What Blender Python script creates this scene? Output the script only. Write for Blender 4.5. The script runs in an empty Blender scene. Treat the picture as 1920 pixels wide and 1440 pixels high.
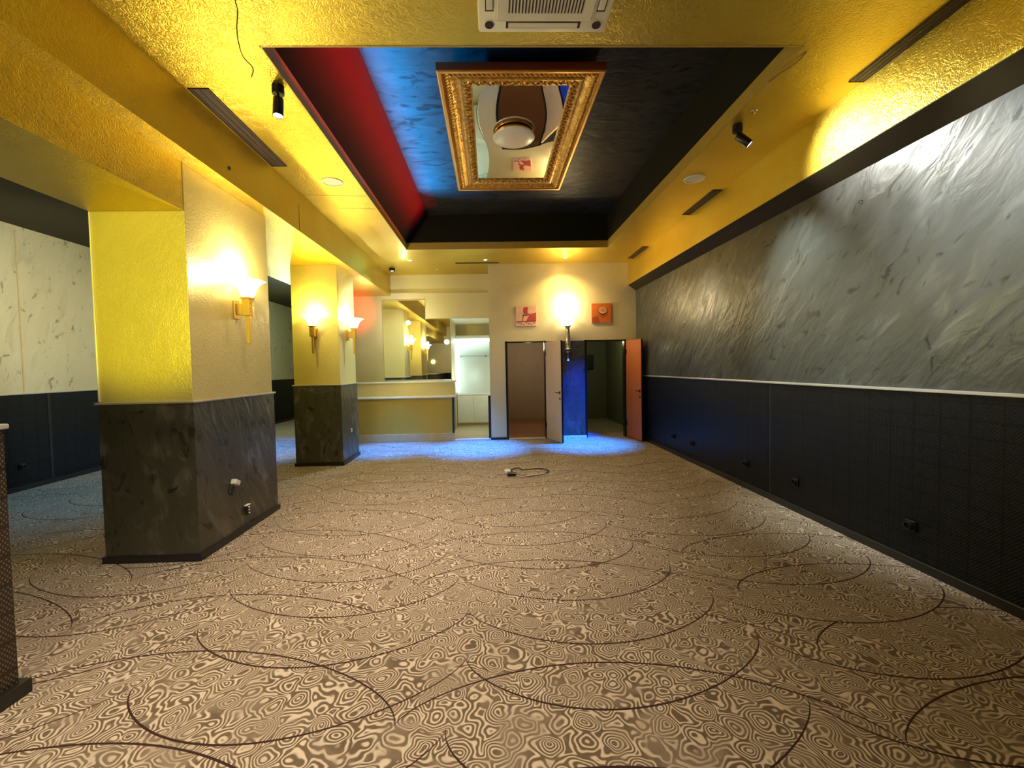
import bpy, bmesh, math, random
from mathutils import Vector, Matrix, Euler
random.seed(7)
S = bpy.context.scene
COL = S.collection
PI = math.pi
# ------------------------------------------------------------------ camera
EYE = 1.57
def make_camera():
    yaw, pitch, roll, f = 0.0272, 0.0354, 0.0203, 808.8
    fw = Vector((math.sin(yaw)*math.cos(pitch), math.cos(yaw)*math.cos(pitch), -math.sin(pitch)))
    rt = fw.cross(Vector((0, 0, 1))).normalized(); up = rt.cross(fw)
    c, s = math.cos(roll), math.sin(roll)
    rt, up = c*rt - s*up, s*rt + c*up
    cd = bpy.data.cameras.new('camera'); co = bpy.data.objects.new('camera', cd); COL.objects.link(co)
    co.matrix_world = Matrix(((rt.x, up.x, -fw.x, 0), (rt.y, up.y, -fw.y, 0), (rt.z, up.z, -fw.z, EYE), (0, 0, 0, 1)))
    cd.sensor_width = 36; cd.sensor_fit = 'HORIZONTAL'; cd.lens = f/1920*36
    cd.shift_x = 16.87/1920; cd.shift_y = -2.99/1920
    cd.clip_start = 0.05; cd.clip_end = 60
    S.camera = co
make_camera()
# ------------------------------------------------------------------ world, exposure
W = bpy.data.worlds.new('world'); S.world = W; W.use_nodes = True
W.node_tree.nodes['Background'].inputs[0].default_value = (0.01, 0.01, 0.01, 1)
S.view_settings.view_transform = 'Standard'; S.view_settings.look = 'None'
S.view_settings.gamma = 1; S.view_settings.use_curve_mapping = False
S.view_settings.exposure = 0.0
# ------------------------------------------------------------------ lamps
def lamp(name, kind, loc, power, col, size=0.05, aim=None, cone=90, blend=0.5, sy=None):
    d = bpy.data.lights.new(name, kind); d.energy = power; d.color = col
    if kind == 'AREA':
        d.size = size
        if sy: d.shape = 'RECTANGLE'; d.size_y = sy
    else: d.shadow_soft_size = size
    if kind == 'SPOT': d.spot_size = math.radians(cone); d.spot_blend = blend
    o = bpy.data.objects.new(name, d); COL.objects.link(o); o.location = loc
    if aim is not None:
        o.rotation_euler = (Vector(aim)-Vector(loc)).to_track_quat('-Z', 'Y').to_euler()
    return o
WARM = (1.0, 0.80, 0.42); AMBER = (1.0, 0.66, 0.16); WHITE = (1.0, 0.95, 0.88); BLUE = (0.01, 0.22, 1.0); CYAN = (0.45, 1.0, 0.95)
ZC, ZB, XR, XL, YB, Y2, XP, XPL = 3.775, 3.29, 3.165, -6.52, 9.31, 10.26, -2.48, -3.23
Z2 = 4.41
YN = -2.6
# unseen lamps for the near half of the room, without fixtures
lamp('room_light_a', 'POINT', (-1.95, 1.1, 2.75), 52, (1.0, .97, .62), .10)
lamp('near_pillar_fill', 'SPOT', (-2.8, -.6, 1.9), 620, (1.0, .90, .02), .08, (-2.85, 3.6, 2.25), 27, .7)  # added to yellow and brighten the near pillar's front face
lamp('room_light_b', 'POINT', (2.55, 1.9, 3.1), 6, (1.0, .58, .12), .10)
lamp('floor_fill_near', 'SPOT', (-1.1, 1.2, 3.72), 520, (1.0, .84, .66), .08, (-1.1, 2.1, 0), 86, 1.0)  # added spot that brightens the near carpet
lamp('floor_fill_mid', 'SPOT', (-0.6, 4.0, 3.7), 350, (1.0, .86, .72), .08, (-0.3, 5.0, 0), 84, 1.0)  # added spot for the middle of the floor, hanging free
# two black cylinder spots, then unseen spots aimed at the right wall
lamp('spot_light_left', 'SPOT', (-1.56, 3.50, 3.50), 70, (1, .90, .78), .03, (-1.50, 4.1, 0), 100, .9)
lamp('spot_light_right', 'SPOT', (2.43, 3.95, 3.56), 140, (1, .97, .90), .03, (3.2, 3.45, 3.25), 92, .95)
lamp('spot_light_wall', 'SPOT', (2.2, 2.3, 3.6), 540, (.92, .97, 1), .03, (3.2, 2.75, 2.45), 62, 1.0)
lamp('right_wall_fill', 'SPOT', (2.2, 4.6, 3.7), 430, (.90, 1, .93), .03, (3.2, 4.3, 1.9), 58, 1.0)  # added to lift the middle of the right wall, no lamp body
lamp('spot_light_wall_far', 'SPOT', (2.3, 6.2, 3.7), 200, (1.0, .90, .68), .03, (3.2, 6.15, 2.05), 44, 1.0)
# recessed downlights by the far wall: green, blue, amber
lamp('downlight_lamp_green', 'SPOT', (-1.6, 8.88, 3.74), 40, (.35, 1.0, .8), .03, (-1.5, 9.1, 0), 120, .6)
lamp('downlight_lamp_blue', 'SPOT', (-0.07, 8.60, 3.74), 4300, BLUE, .05, (-0.3, 8.4, 0), 38, 1.0)
lamp('blue_floor_fill_right', 'SPOT', (2.0, 8.55, 3.74), 3900, BLUE, .05, (1.85, 8.5, 0), 36, 1.0)  # extra blue spot added to widen the floor pool, no downlight here
lamp('blue_floor_fill_left', 'SPOT', (-1.7, 8.5, 3.74), 2700, BLUE, .05, (-2.0, 8.5, 0), 36, 1.0)  # second added blue spot for the floor, likewise without a downlight
lamp('blue_wall_fill', 'SPOT', (2.25, 7.9, 3.74), 4200, (.0, .07, 1), .05, (1.78, 9.3, .55), 23, 1.0)  # narrow spot added to turn the strip between the doors blue
lamp('downlight_lamp_amber', 'SPOT', (1.56, 8.84, 3.74), 60, AMBER, .03, (1.6, 9.1, 0), 130, .5)
lamp('downlight_glow_green', 'POINT', (-1.72, 8.86, 3.66), 2.2, (.3, 1, .85), .03)  # added point for the green glow on the ceiling around the downlight
lamp('downlight_glow_amber', 'POINT', (1.56, 8.84, 3.66), 2.4, (1, .7, .2), .03)  # same addition for the amber ceiling glow
lamp('bar_front_fill', 'SPOT', (-1.9, 7.5, 3.7), 120, (1, .86, .45), .04, (-2.0, 9.3, .75), 46, 1.0)  # unseen spot added to brighten the bar front, there is no track
lamp('door_wall_fill', 'SPOT', (1.0, 7.3, 3.72), 70, (1, .84, .52), .04, (.9, 9.3, 1.5), 50, 1.0)  # added spot warming the beige door and far wall, nothing carries it
# side aisle
lamp('left_wall_fill', 'SPOT', (-4.1, 5.4, 2.7), 185, (1, .98, .76), .08, (-6.5, 6.0, 2.55), 105, 1.0)  # unseen spot added to brighten only the left wall
lamp('aisle_light_blue', 'SPOT', (-4.8, 8.4, 3.2), 1100, BLUE, .04, (-5.0, 8.6, 0), 70, .9)
lamp('aisle_light_teal', 'SPOT', (-4.8, 6.2, 3.2), 170, (.02, .45, 1), .04, (-5.2, 5.9, 0), 75, .9)
lamp('aisle_light_c', 'POINT', (-5.2, 11.2, 2.5), 80, (.8, 1, .75), .1)
lamp('far_pillar_fill', 'SPOT', (-2.95, 6.2, 3.2), 60, (1, .88, .04), .04, (-2.86, 7.16, 2.0), 78, 1.0)  # added yellow spot for the far pillar's front, without a fitting
lamp('aisle_light_red', 'SPOT', (-3.2, 9.2, 3.0), 60, (1, .10, .05), .03, (-3.25, 10.3, 2.95), 70, .8)
lamp('aisle_light_white', 'SPOT', (-2.6, 9.3, 2.6), 30, (.9, .95, 1), .03, (-2.8, 9.0, 3.3), 110, .8)
# bar
lamp('bar_light_a', 'POINT', (-2.0, 9.85, 2.7), 20, (1, .96, .80), .05)
lamp('pillar_back_fill', 'SPOT', (-1.2, 9.2, 3.6), 260, (.8, 1, .95), .05, (-2.9, 8.0, 1.9), 60, .8)  # cool spot added to light the back of the far pillar
lamp('alcove_light', 'POINT', (-0.5, 10.5, 1.3), 14, (.8, 1, .95), .05)
lamp('storeroom_light', 'POINT', (1.0, 11.4, 2.1), 15, (1, .85, .6), .1)
lamp('dark_room_light', 'POINT', (2.6, 10.6, 2.2), 11, (.9, 1, .5), .1)
# bare coloured lamps added inside the coffer
a = lamp('coffer_fill_blue', 'AREA', (-1.28, 5.1, 4.02), 200, (.0, .34, 1), 3.9, (-0.80, 5.1, 4.41), sy=.03); a.data.spread = math.radians(62)
a = lamp('coffer_fill_red', 'AREA', (-0.47, 5.5, 4.20), 80, (1, .01, .01), 4.4, (-1.22, 5.5, 4.27), sy=.02); a.data.spread = math.radians(50)
lamp('coffer_patch_red', 'SPOT', (1.15, 6.3, 4.16), 5, (1, .01, .02), .02, (1.62, 6.35, 4.41), 70, 1.0)  # added spot making the red patch on the coffer top
lamp('coffer_patch_warm', 'SPOT', (1.2, 7.2, 4.1), 5, (1, .85, .5), .02, (1.25, 6.3, 4.41), 60, 1.0)  # added spot imitating a warm reflection beside the mirror
# ------------------------------------------------------------------ node helpers
class NT:
    def __init__(s, name):
        s.m = bpy.data.materials.new(name); s.m.use_nodes = True
        s.t = s.m.node_tree; s.b = s.t.nodes['Principled BSDF']; s.out = s.t.nodes['Material Output']
        s.co = s.t.nodes.new('ShaderNodeTexCoord').outputs['Object']
    def n(s, typ, ins=None, **kw):
        q = s.t.nodes.new(typ)
        for k, v in kw.items(): setattr(q, k, v)
        for k, v in (ins or {}).items():
            if isinstance(v, bpy.types.NodeSocket): s.t.links.new(v, q.inputs[k])
            else: q.inputs[k].default_value = v
        return q
    def math(s, op, a, b=0.0, c=0.0):
        q = s.n('ShaderNodeMath', {0: a, 1: b, 2: c}, operation=op); return q.outputs[0]
    def map(s, scale=(1, 1, 1), rot=(0, 0, 0), vec=None, loc=(0, 0, 0)):
        return s.n('ShaderNodeMapping', {'Vector': vec or s.co, 'Scale': scale, 'Rotation': rot, 'Location': loc}).outputs[0]
    def noise(s, vec, scale, detail=2, dist=0.0, rough=.5):
        return s.n('ShaderNodeTexNoise', {'Vector': vec, 'Scale': scale, 'Detail': detail, 'Distortion': dist, 'Roughness': rough}).outputs[0]
    def ramp(s, fac, stops):
        q = s.n('ShaderNodeValToRGB', {0: fac}); e = q.color_ramp.elements
        while len(e) < len(stops): e.new(.5)
        for i, (p, c) in enumerate(stops):
            e[i].position = p; e[i].color = (*c, 1) if len(c) == 3 else (c[0],)*3+(1,)
        return q.outputs[0]
    def mix(s, fac, a, b):
        q = s.n('ShaderNodeMix', data_type='RGBA')
        for i, v in ((0, fac), (6, a), (7, b)):
            if isinstance(v, bpy.types.NodeSocket): s.t.links.new(v, q.inputs[i])
            else: q.inputs[i].default_value = v if i == 0 else (*v, 1)
        return q.outputs[2]
    def bump(s, h, strength=.3, dist=.01):
        q = s.n('ShaderNodeBump', {'Height': h, 'Strength': strength, 'Distance': dist})
        s.t.links.new(q.outputs[0], s.b.inputs['Normal'])
    def set(s, **kw):
        for k, v in kw.items():
            k = {'col': 'Base Color', 'rough': 'Roughness', 'metal': 'Metallic', 'spec': 'Specular IOR Level', 'em': 'Emission Color', 'es': 'Emission Strength', 'tr': 'Transmission Weight', 'alpha': 'Alpha', 'coat': 'Coat Weight', 'coatr': 'Coat Roughness'}[k]
            if isinstance(v, bpy.types.NodeSocket): s.t.links.new(v, s.b.inputs[k])
            else: s.b.inputs[k].default_value = (*v, 1) if isinstance(v, tuple) else v
        return s
def plain(name, col, rough=.5, metal=0, var=.12, **kw):
    t = NT(name); n = t.noise(t.co, 9, 3)
    lo = tuple(c*(1-var) for c in col); hi = tuple(min(1, c*(1+var)) for c in col)
    t.set(col=t.mix(n, lo, hi), rough=rough, metal=metal, **kw); return t.m
def gold_plaster(name, a, b, metal=.35, rough=.42, bs=.35, scale=1):
    t = NT(name)
    big = t.noise(t.co, 1.6, 3)
    v = t.n('ShaderNodeVectorMath', {0: t.co, 1: t.n('ShaderNodeTexNoise', {'Vector': t.co, 'Scale': 5.0*scale, 'Detail': 2}).outputs[1]}, operation='MULTIPLY_ADD')
    v.inputs[1].default_value = (1, 1, 1)
    nz = t.n('ShaderNodeTexNoise', {'Vector': t.co, 'Scale': 6*scale, 'Detail': 2.0}).outputs[1]
    sc = t.n('ShaderNodeVectorMath', {0: nz, 3: .22}, operation='SCALE').outputs[0]
    wv = t.n('ShaderNodeVectorMath', {0: t.co, 1: sc}, operation='ADD').outputs[0]
    vo = t.n('ShaderNodeTexVoronoi', {'Vector': wv, 'Scale': 20*scale}, feature='DISTANCE_TO_EDGE').outputs[0]
    ridge = t.math('SMOOTH_MIN', vo, .16, .1)
    fine = t.noise(t.map((1, 1, 1)), 42*scale, 3, 1.5)
    h = t.math('ADD', t.math('MULTIPLY', ridge, 2.2), t.math('MULTIPLY', fine, .8))
    col = t.mix(t.ramp(t.math('ADD', t.math('MULTIPLY', big, .6), t.math('MULTIPLY', fine, .4)), [(.3, (0, 0, 0)), (.7, (1, 1, 1))]), a, b)
    t.bump(h, bs, .012)
    t.set(col=col, rough=t.ramp(fine, [(.2, (rough-.1,)), (.8, (rough+.12,))]), metal=metal)
    return t.m
def dark_plaster(name, a, b, c, rot=(0, 0, 0), metal=.45, rough=.38, amt=1.0, spec=.5, thr=.60):
    t = NT(name)
    vec = t.map((1, 1, 1), rot)
    st = t.map((1, 1, .34), (0, 0, 0), vec)
    s1 = t.noise(st, 6, 3, .9, .55)
    s2 = t.noise(t.map((1, 1, .45), (0, 0, 0), vec, (3, 1, 7)), 2.6, 3, 1.2, .5)
    s3 = t.noise(t.map((1, 1, .5), (.25, .2, 0), vec, (9, 4, 2)), 8.5, 3, .8, .6)
    m = t.math('MULTIPLY', t.ramp(s1, [(.50, (0,)), (.76, (1,))]), t.ramp(s2, [(.42, (0,)), (.68, (1,))]))
    col = t.mix(t.math('MULTIPLY', m, amt), t.mix(s2, a, b), c)
    col = t.mix(t.math('MULTIPLY', t.ramp(s3, [(thr, (0,)), (thr+.08, (1,))]), .75), col, tuple(v*.3 for v in a))
    t.bump(t.math('ADD', s1, t.math('MULTIPLY', s3, -.7)), .32, .03)
    t.set(col=col, metal=metal, spec=spec, rough=t.ramp(s1, [(.3, (rough+.1,)), (.7, (rough-.06,))]))
    return t.m
# ------------------------------------------------------------------ materials
M = {}
M['gold_ceiling'] = gold_plaster('gold_ceiling_plaster', (.60, .41, .030), (.72, .56, .085), .85, .35, .3, 1.5)
M['gold_wall'] = gold_plaster('gold_wall_plaster', (.58, .45, .07), (.70, .57, .12), .3, .4)
M['pillar_gold'] = gold_plaster('pillar_gold_plaster', (.68, .56, .20), (.78, .66, .27), .3, .38, .22, 1.5)
M['beige_wall'] = gold_plaster('beige_wall_plaster', (.62, .53, .31), (.72, .64, .41), .15, .36, .18)
M['bar_wall'] = gold_plaster('bar_wall_plaster', (.66, .56, .30), (.74, .64, .38), .1, .42, .2)
M['mottled'] = dark_plaster('mottled_beige_plaster', (.50, .47, .32), (.62, .57, .40), (.28, .27, .16), (.3, 0, 0), .1, .4, .8)
M['dark_wall'] = dark_plaster('dark_silver_plaster', (.048, .052, .044), (.10, .105, .098), (.26, .27, .26), (-.75, 0, 0), .4, .38, .6)
M['dark_pillar'] = dark_plaster('dark_pillar_plaster', (.060, .058, .036), (.11, .105, .08), (.40, .37, .31), (-.5, 0, 0), .35, .36, .7)
M['coffer'] = dark_plaster('coffer_plaster', (.010, .0105, .010), (.034, .034, .033), (.0008, .0008, .001), (0, 1.5, .15), .0, .42, 1.0, .10, .56)
M['coffer_side'] = plain('coffer_side_paint', (.012, .012, .009), .6, .0, spec=.1)
M['lip'] = plain('coffer_lip_gold', (.50, .34, .06), .45, .3)
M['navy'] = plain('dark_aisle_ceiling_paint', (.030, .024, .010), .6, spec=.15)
M['black'] = plain('black_lacquer', (.012, .012, .012), .35)
M['black_metal'] = plain('black_metal', (.015, .015, .016), .3, .5)
M['white'] = plain('white_plastic', (.78, .76, .68), .35, 0, .03)
M['cream'] = plain('cream_plastic', (.80, .76, .60), .4, 0, .03)
M['silver_rail'] = plain('silver_rail', (.62, .60, .55), .3, .5, .05)
M['brass'] = plain('brass', (.75, .50, .12), .28, .85, .1)
M['silver'] = plain('ornate_silver', (.62, .60, .58), .25, .9, .15)
M['vent'] = plain('vent_brown', (.028, .012, .006), .7)
M['wire'] = plain('wire_brown', (.16, .09, .02), .6)
M['marble'] = plain('counter_white', (.85, .84, .80), .2, 0, .03)
M['counter_front'] = gold_plaster('counter_front_gold', (.50, .34, .04), (.60, .42, .07), .2, .45, .15)
M['plinth'] = plain('plinth_beige', (.55, .43, .22), .5)
M['cabinet'] = plain('cabinet_cream', (.72, .70, .60), .4, 0, .03)
M['panel'] = plain('back_panel_white', (.70, .74, .70), .3, 0, .03)
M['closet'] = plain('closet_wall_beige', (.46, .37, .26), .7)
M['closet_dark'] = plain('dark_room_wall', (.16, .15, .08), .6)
M['door_beige'] = plain('door_beige', (.66, .47, .31), .45)
M['closet_floor'] = plain('closet_floor_brown', (.30, .13, .06), .5)
M['sprinkler'] = plain('chrome', (.6, .6, .6), .2, .9)
def mk(name, f):
    t = NT(name); f(t); return t.m
def _wood(t):
    w = t.noise(t.map((8, 8, .6)), 3, 4, .6)
    t.set(col=t.mix(w, (.36, .085, .018), (.52, .15, .035)), rough=.4)
M['orange_wood'] = mk('orange_door_wood', _wood)
def _pl(t):
    w = t.noise(t.map((.7, 9, 1)), 4, 3, .4)
    t.set(col=t.mix(w, (.50, .38, .25), (.66, .54, .38)), rough=.35)
M['wood_floor'] = mk('pale_wood_floor', _pl)
M['glass_mirror'] = mk('mirror_glass', lambda t: t.set(col=(.88, .90, .88), metal=1, rough=.01))
M['glass'] = mk('shelf_glass', lambda t: t.set(col=(.75, .95, .9), tr=.9, rough=.05))
def emit(name, col, s):
    return mk(name, lambda t: t.set(col=col, em=col, es=s))
M['shade'] = emit('lit_glass_shade', (1.0, .86, .45), 9)
M['shade_white'] = emit('lit_ornate_shade', (1.0, .84, .5), 11)
M['led'] = emit('led_strip_cold', (.75, .97, 1.0), 5)
M['lens_w'] = emit('lamp_lens_white', (1, .95, .9), 12)
M['lens_b'] = emit('lamp_lens_blue', (.55, .62, 1), 14)
M['lens_g'] = emit('lamp_lens_green', (.6, 1, .9), 8)
M['lens_a'] = emit('lamp_lens_amber', (1, .85, .35), 9)
def _dome(t): t.set(col=(.72, .66, .56), rough=.25)
M['dome'] = mk('opal_dome', _dome)
def _dado(t):
    # woven squares: fine threads inside a coarse grid of dark joints
    sx = t.n('ShaderNodeSeparateXYZ', {0: t.co}); y, z = t.math('ADD', sx.outputs[0], sx.outputs[1]), sx.outputs[2]
    def line(v, p, w):
        f = t.math('FRACT', t.math('DIVIDE', v, p)); return t.math('LESS_THAN', f, w)
    g = t.math('MAXIMUM', line(y, .19, .10), line(z, .115, .13))
    th = t.math('MULTIPLY', t.math('SINE', t.math('MULTIPLY', y, 260)), t.math('SINE', t.math('MULTIPLY', z, 260)))
    fine = t.ramp(th, [(.3, (0,)), (.95, (1,))])
    col = t.mix(g, t.mix(fine, (.003, .004, .006), (.018, .02, .02)), (.0015, .0015, .002))
    t.bump(t.math('SUBTRACT', fine, g), .5, .004)
    t.set(col=col, rough=.4, spec=.2)
M['dado'] = mk('dark_woven_dado', _dado)
def _half(t):
    sx = t.n('ShaderNodeSeparateXYZ', {0: t.co}); y, z = t.math('ADD', sx.outputs[0], sx.outputs[1]), sx.outputs[2]
    th = t.math('MULTIPLY', t.math('SINE', t.math('MULTIPLY', y, 300)), t.math('SINE', t.math('MULTIPLY', z, 230)))
    g = t.math('LESS_THAN', t.math('FRACT', t.math('DIVIDE', z, .14)), .12)
    t.set(col=t.mix(g, t.mix(t.ramp(th, [(.2, (0,)), (.9, (1,))]), (.02, .014, .008), (.22, .15, .08)), (.015, .01, .006)), rough=.4)
M['half'] = mk('brown_woven_panel', _half)
def _carpet(t):
    nz = t.n('ShaderNodeTexNoise', {'Vector': t.co, 'Scale': 9.0, 'Detail': 1.0}).outputs[1]
    sc = t.n('ShaderNodeVectorMath', {0: nz, 3: .08}, operation='SCALE').outputs[0]
    wv = t.n('ShaderNodeVectorMath', {0: t.co, 1: sc}, operation='ADD').outputs[0]
    vd = t.n('ShaderNodeTexVoronoi', {'Vector': wv, 'Scale': 8.6, 'Smoothness': .25}, feature='SMOOTH_F1').outputs[0]
    th = t.math('SINE', t.math('MULTIPLY', vd, 50))
    mp = t.n('ShaderNodeMapRange', {0: th, 1: -.3, 2: .8}).outputs[0]
    sx = t.n('ShaderNodeSeparateXYZ', {0: t.co}); x, y = sx.outputs[0], sx.outputs[1]
    def fam(ang, sp, amp, fr, ph):
        ca, sa = math.cos(ang), math.sin(ang)
        u = t.math('ADD', t.math('MULTIPLY', x, ca), t.math('MULTIPLY', y, sa))
        v = t.math('ADD', t.math('MULTIPLY', x, -sa), t.math('MULTIPLY', y, ca))
        row = t.math('MULTIPLY', t.math('SINE', t.math('MULTIPLY_ADD', y, 1.7, ph)), .28)
        bow = t.math('POWER', t.math('ABSOLUTE', t.math('SINE', t.math('ADD', t.math('MULTIPLY_ADD', u, fr, ph), row))), .6)
        v = t.math('DIVIDE', t.math('ADD', v, t.math('MULTIPLY', bow, amp)), sp)
        fl = t.math('FLOOR', t.math('ADD', v, .5))
        d = t.math('MULTIPLY', t.math('ABSOLUTE', t.math('SUBTRACT', v, fl)), sp)
        cell = t.math('FLOOR', v)
        return d, fl, cell
    A = fam(.06, .46, .44, 1.9, .3); C = fam(-.10, .60, -.46, 1.45, 1.2)
    def draw(F, G, w, k):
        cv = t.n('ShaderNodeCombineXYZ', {0: F[1], 1: G[2], 2: k}).outputs[0]
        r = t.n('ShaderNodeTexWhiteNoise', {'Vector': cv}).outputs[0]
        return t.math('MULTIPLY', t.math('LESS_THAN', F[0], w), t.math('GREATER_THAN', r, .10))
    L = t.math('MAXIMUM', draw(A, C, .0055, 1.0), draw(C, A, .0055, 5.0))
    blot = t.noise(t.co, 2.2, 4, .8)
    lightc = t.mix(blot, (.56, .45, .34), (.72, .60, .47))
    darkc = t.mix(blot, (.11, .075, .045), (.18, .13, .085))
    col = t.mix(mp, darkc, lightc)
    smear = t.ramp(t.noise(t.co, 4.5, 5, 1.0), [(.46, (0,)), (.66, (1,))])
    col = t.mix(t.math('MULTIPLY', smear, .7), col, (.30, .23, .165))
    col = t.mix(L, col, (.040, .016, .012))
    t.bump(t.math('SUBTRACT', mp, L), .2, .003)
    t.set(col=col, rough=.85, spec=.25)
M['carpet'] = mk('patterned_carpet', _carpet)
def _frame(t):
    vo = t.n('ShaderNodeTexVoronoi', {'Vector': t.co, 'Scale': 26.0}).outputs[0]
    n = t.noise(t.co, 40, 2)
    t.bump(t.math('ADD', vo, n), .35, .01)
    t.set(col=t.mix(vo, (.80, .48, .09), (.42, .20, .03)), metal=.75, rough=.3)
M['gilt'] = mk('gilt_frame', _frame)
M['gilt_plain'] = plain('gilt_plain', (.62, .30, .05), .32, .7)
M['gilt_side'] = plain('gilt_side_red', (.30, .06, .015), .5, .2)
# ------------------------------------------------------------------ mesh helpers
def box(bm, x0, x1, y0, y1, z0, z1, bev=0):
    m = Matrix.Translation(((x0+x1)/2, (y0+y1)/2, (z0+z1)/2)) @ Matrix.Diagonal((x1-x0, y1-y0, z1-z0, 1))
    r = bmesh.ops.create_cube(bm, size=1, matrix=m)
    if bev:
        e = list({e for v in r['verts'] for e in v.link_edges})
        bmesh.ops.bevel(bm, geom=e, offset=bev, segments=2, affect='EDGES', profile=.5)
    return bm
def B(*a, bev=0):
    bm = bmesh.new(); box(bm, *a, bev=bev); return bm
def prism(bm, pts, axis, a, b):
    """extrude a closed 2-D outline along axis ('X','Y','Z') from a to b"""
    def P(p, t):
        return {'X': (t, p[0], p[1]), 'Y': (p[0], t, p[1]), 'Z': (p[0], p[1], t)}[axis]
    A = [bm.verts.new(P(p, a)) for p in pts]; C = [bm.verts.new(P(p, b)) for p in pts]
    n = len(pts)
    bm.faces.new(A); bm.faces.new(list(reversed(C)))
    for i in range(n): bm.faces.new((A[i], A[(i+1) % n], C[(i+1) % n], C[i]))
    bmesh.ops.recalc_face_normals(bm, faces=bm.faces[:]); return bm
def lathe(bm, prof, seg=32, axis=Matrix.Identity(4)):
    rings = []
    for r, z in prof:
        if r < 1e-5: rings.append([bm.verts.new(axis @ Vector((0, 0, z)))])
        else: rings.append([bm.verts.new(axis @ Vector((r*math.cos(2*PI*k/seg), r*math.sin(2*PI*k/seg), z))) for k in range(seg)])
    for A, C in zip(rings, rings[1:]):
        for k in range(seg):
            k2 = (k+1) % seg
            if len(A) == 1 and len(C) == 1: continue
            if len(A) == 1: bm.faces.new((A[0], C[k2], C[k]))
            elif len(C) == 1: bm.faces.new((A[k], A[k2], C[0]))
            else: bm.faces.new((A[k], A[k2], C[k2], C[k]))
    bmesh.ops.recalc_face_normals(bm, faces=bm.faces[:]); return bm
def tube(bm, pts, r, seg=8):
    pts = [Vector(p) for p in pts]; rings = []
    for i, p in enumerate(pts):
        d = (pts[min(i+1, len(pts)-1)]-pts[max(i-1, 0)]).normalized()
        q = d.to_track_quat('Z', 'Y')
        rings.append([bm.verts.new(p + q @ Vector((r*math.cos(2*PI*k/seg), r*math.sin(2*PI*k/seg), 0))) for k in range(seg)])
    for A, C in zip(rings, rings[1:]):
        for k in range(seg): bm.faces.new((A[k], A[(k+1) % seg], C[(k+1) % seg], C[k]))
    bm.faces.new(rings[0]); bm.faces.new(rings[-1])
    bmesh.ops.recalc_face_normals(bm, faces=bm.faces[:]); return bm
def spline(pts, n=8):
    P = [Vector(p) for p in pts]; P = [2*P[0]-P[1]]+P+[2*P[-1]-P[-2]]; out = []
    for i in range(1, len(P)-2):
        for k in range(n):
            t = k/n; a, b, c, d = P[i-1:i+3]
            out.append(.5*((2*b)+(c-a)*t+(2*a-5*b+4*c-d)*t*t+(3*b-a-3*c+d)*t**3))
    out.append(P[-2]); return out
def obj(name, bm, mat, parent=None, smooth=False, mats=None):
    me = bpy.data.meshes.new(name); bm.to_mesh(me); bm.free()
    for m in (mats or [mat]): me.materials.append(m)
    if smooth:
        for p in me.polygons: p.use_smooth = True
        try: me.set_sharp_from_angle(angle=math.radians(35))
        except Exception: pass
    o = bpy.data.objects.new(name, me); COL.objects.link(o)
    if parent: o.parent = parent
    return o
def thing(name, label, cat, loc=(0, 0, 0), rot=(0, 0, 0), group=None):
    o = bpy.data.objects.new(name, None); COL.objects.link(o); o.empty_display_size = .1
    o.location = loc; o.rotation_euler = rot; o['label'] = label; o['category'] = cat
    if group: o['group'] = group
    return o
def tag(o, label, cat, group=None):
    o['label'] = label; o['category'] = cat
    if group: o['group'] = group
    return o
def struct(name, bm, mat, label=None, smooth=False, parent=None):
    o = obj(name, bm, mat, parent, smooth)
    if not parent:
        o['kind'] = 'structure'
        if label: o['label'] = label
    return o
def dup(root, loc, rot=None, label=None):
    r = root.copy(); COL.objects.link(r); r.location = loc
    if rot is not None: r.rotation_euler = rot
    if label: r['label'] = label
    for ch in list(root.children):
        c = ch.copy(); COL.objects.link(c); c.parent = r
        for g in ch.children:
            d = g.copy(); COL.objects.link(d); d.parent = c
    return r
# ------------------------------------------------------------------ setting
bm = B(XL-.1, XR+.1, YN-.1, YB+.02, -.1, 0); box(bm, XL-.1, -4.02, YB+.02, 16.1, -.1, 0)
struct('floor', bm, M['carpet'], 'brown and beige carpet of swirling lines and dark arcs')
bm = bmesh.new()
T1, T2, U1, U2 = -1.523, 2.241, 3.04, 8.114
box(bm, -2.32, T1, YN, Y2, ZC, 4.7); box(bm, T2, XR+.1, YN, YB+.1, ZC, 4.7)
box(bm, T1, T2, YN, U1, ZC, 4.7); box(bm, T1, T2, U2, YB, ZC, 4.7); box(bm, T1, -.02, YB, Y2, ZC, 4.7)
cl = struct('ceiling', bm, M['gold_ceiling'], 'gold textured ceiling around the dark coffer')
# coffer
bm = bmesh.new(); t = .012
box(bm, T1, T1+t, U1, U2, ZC-.002, 3.90); box(bm, T2-t, T2, U1, U2, ZC-.002, 3.90)
box(bm, T1, T2, U2-t, U2, ZC-.002, 3.90); box(bm, T1, T2, U1, U1+t, ZC-.002, 3.90)
struct('coffer_lip', bm, M['lip'], parent=cl)
bm = bmesh.new(); box(bm, T1-.05, T2+.05, U1-.05, U2+.05, Z2, Z2+.04)
struct('coffer_top', bm, M['coffer'], parent=cl)
bm = bmesh.new()
prism(bm, [(T1+.001, 3.90), (-1.10, Z2+.01), (T1+.001, Z2+.01)], 'Y', U1+.001, U2-.001)
box(bm, T2-.004, T2+.0, U1, U2, 3.90, Z2); box(bm, T1, T2, U2-.004, U2, 3.90, Z2); box(bm, T1, T2, U1, U1+.004, 3.90, Z2)
struct('coffer_side', bm, M['coffer_side'], parent=cl)
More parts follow.
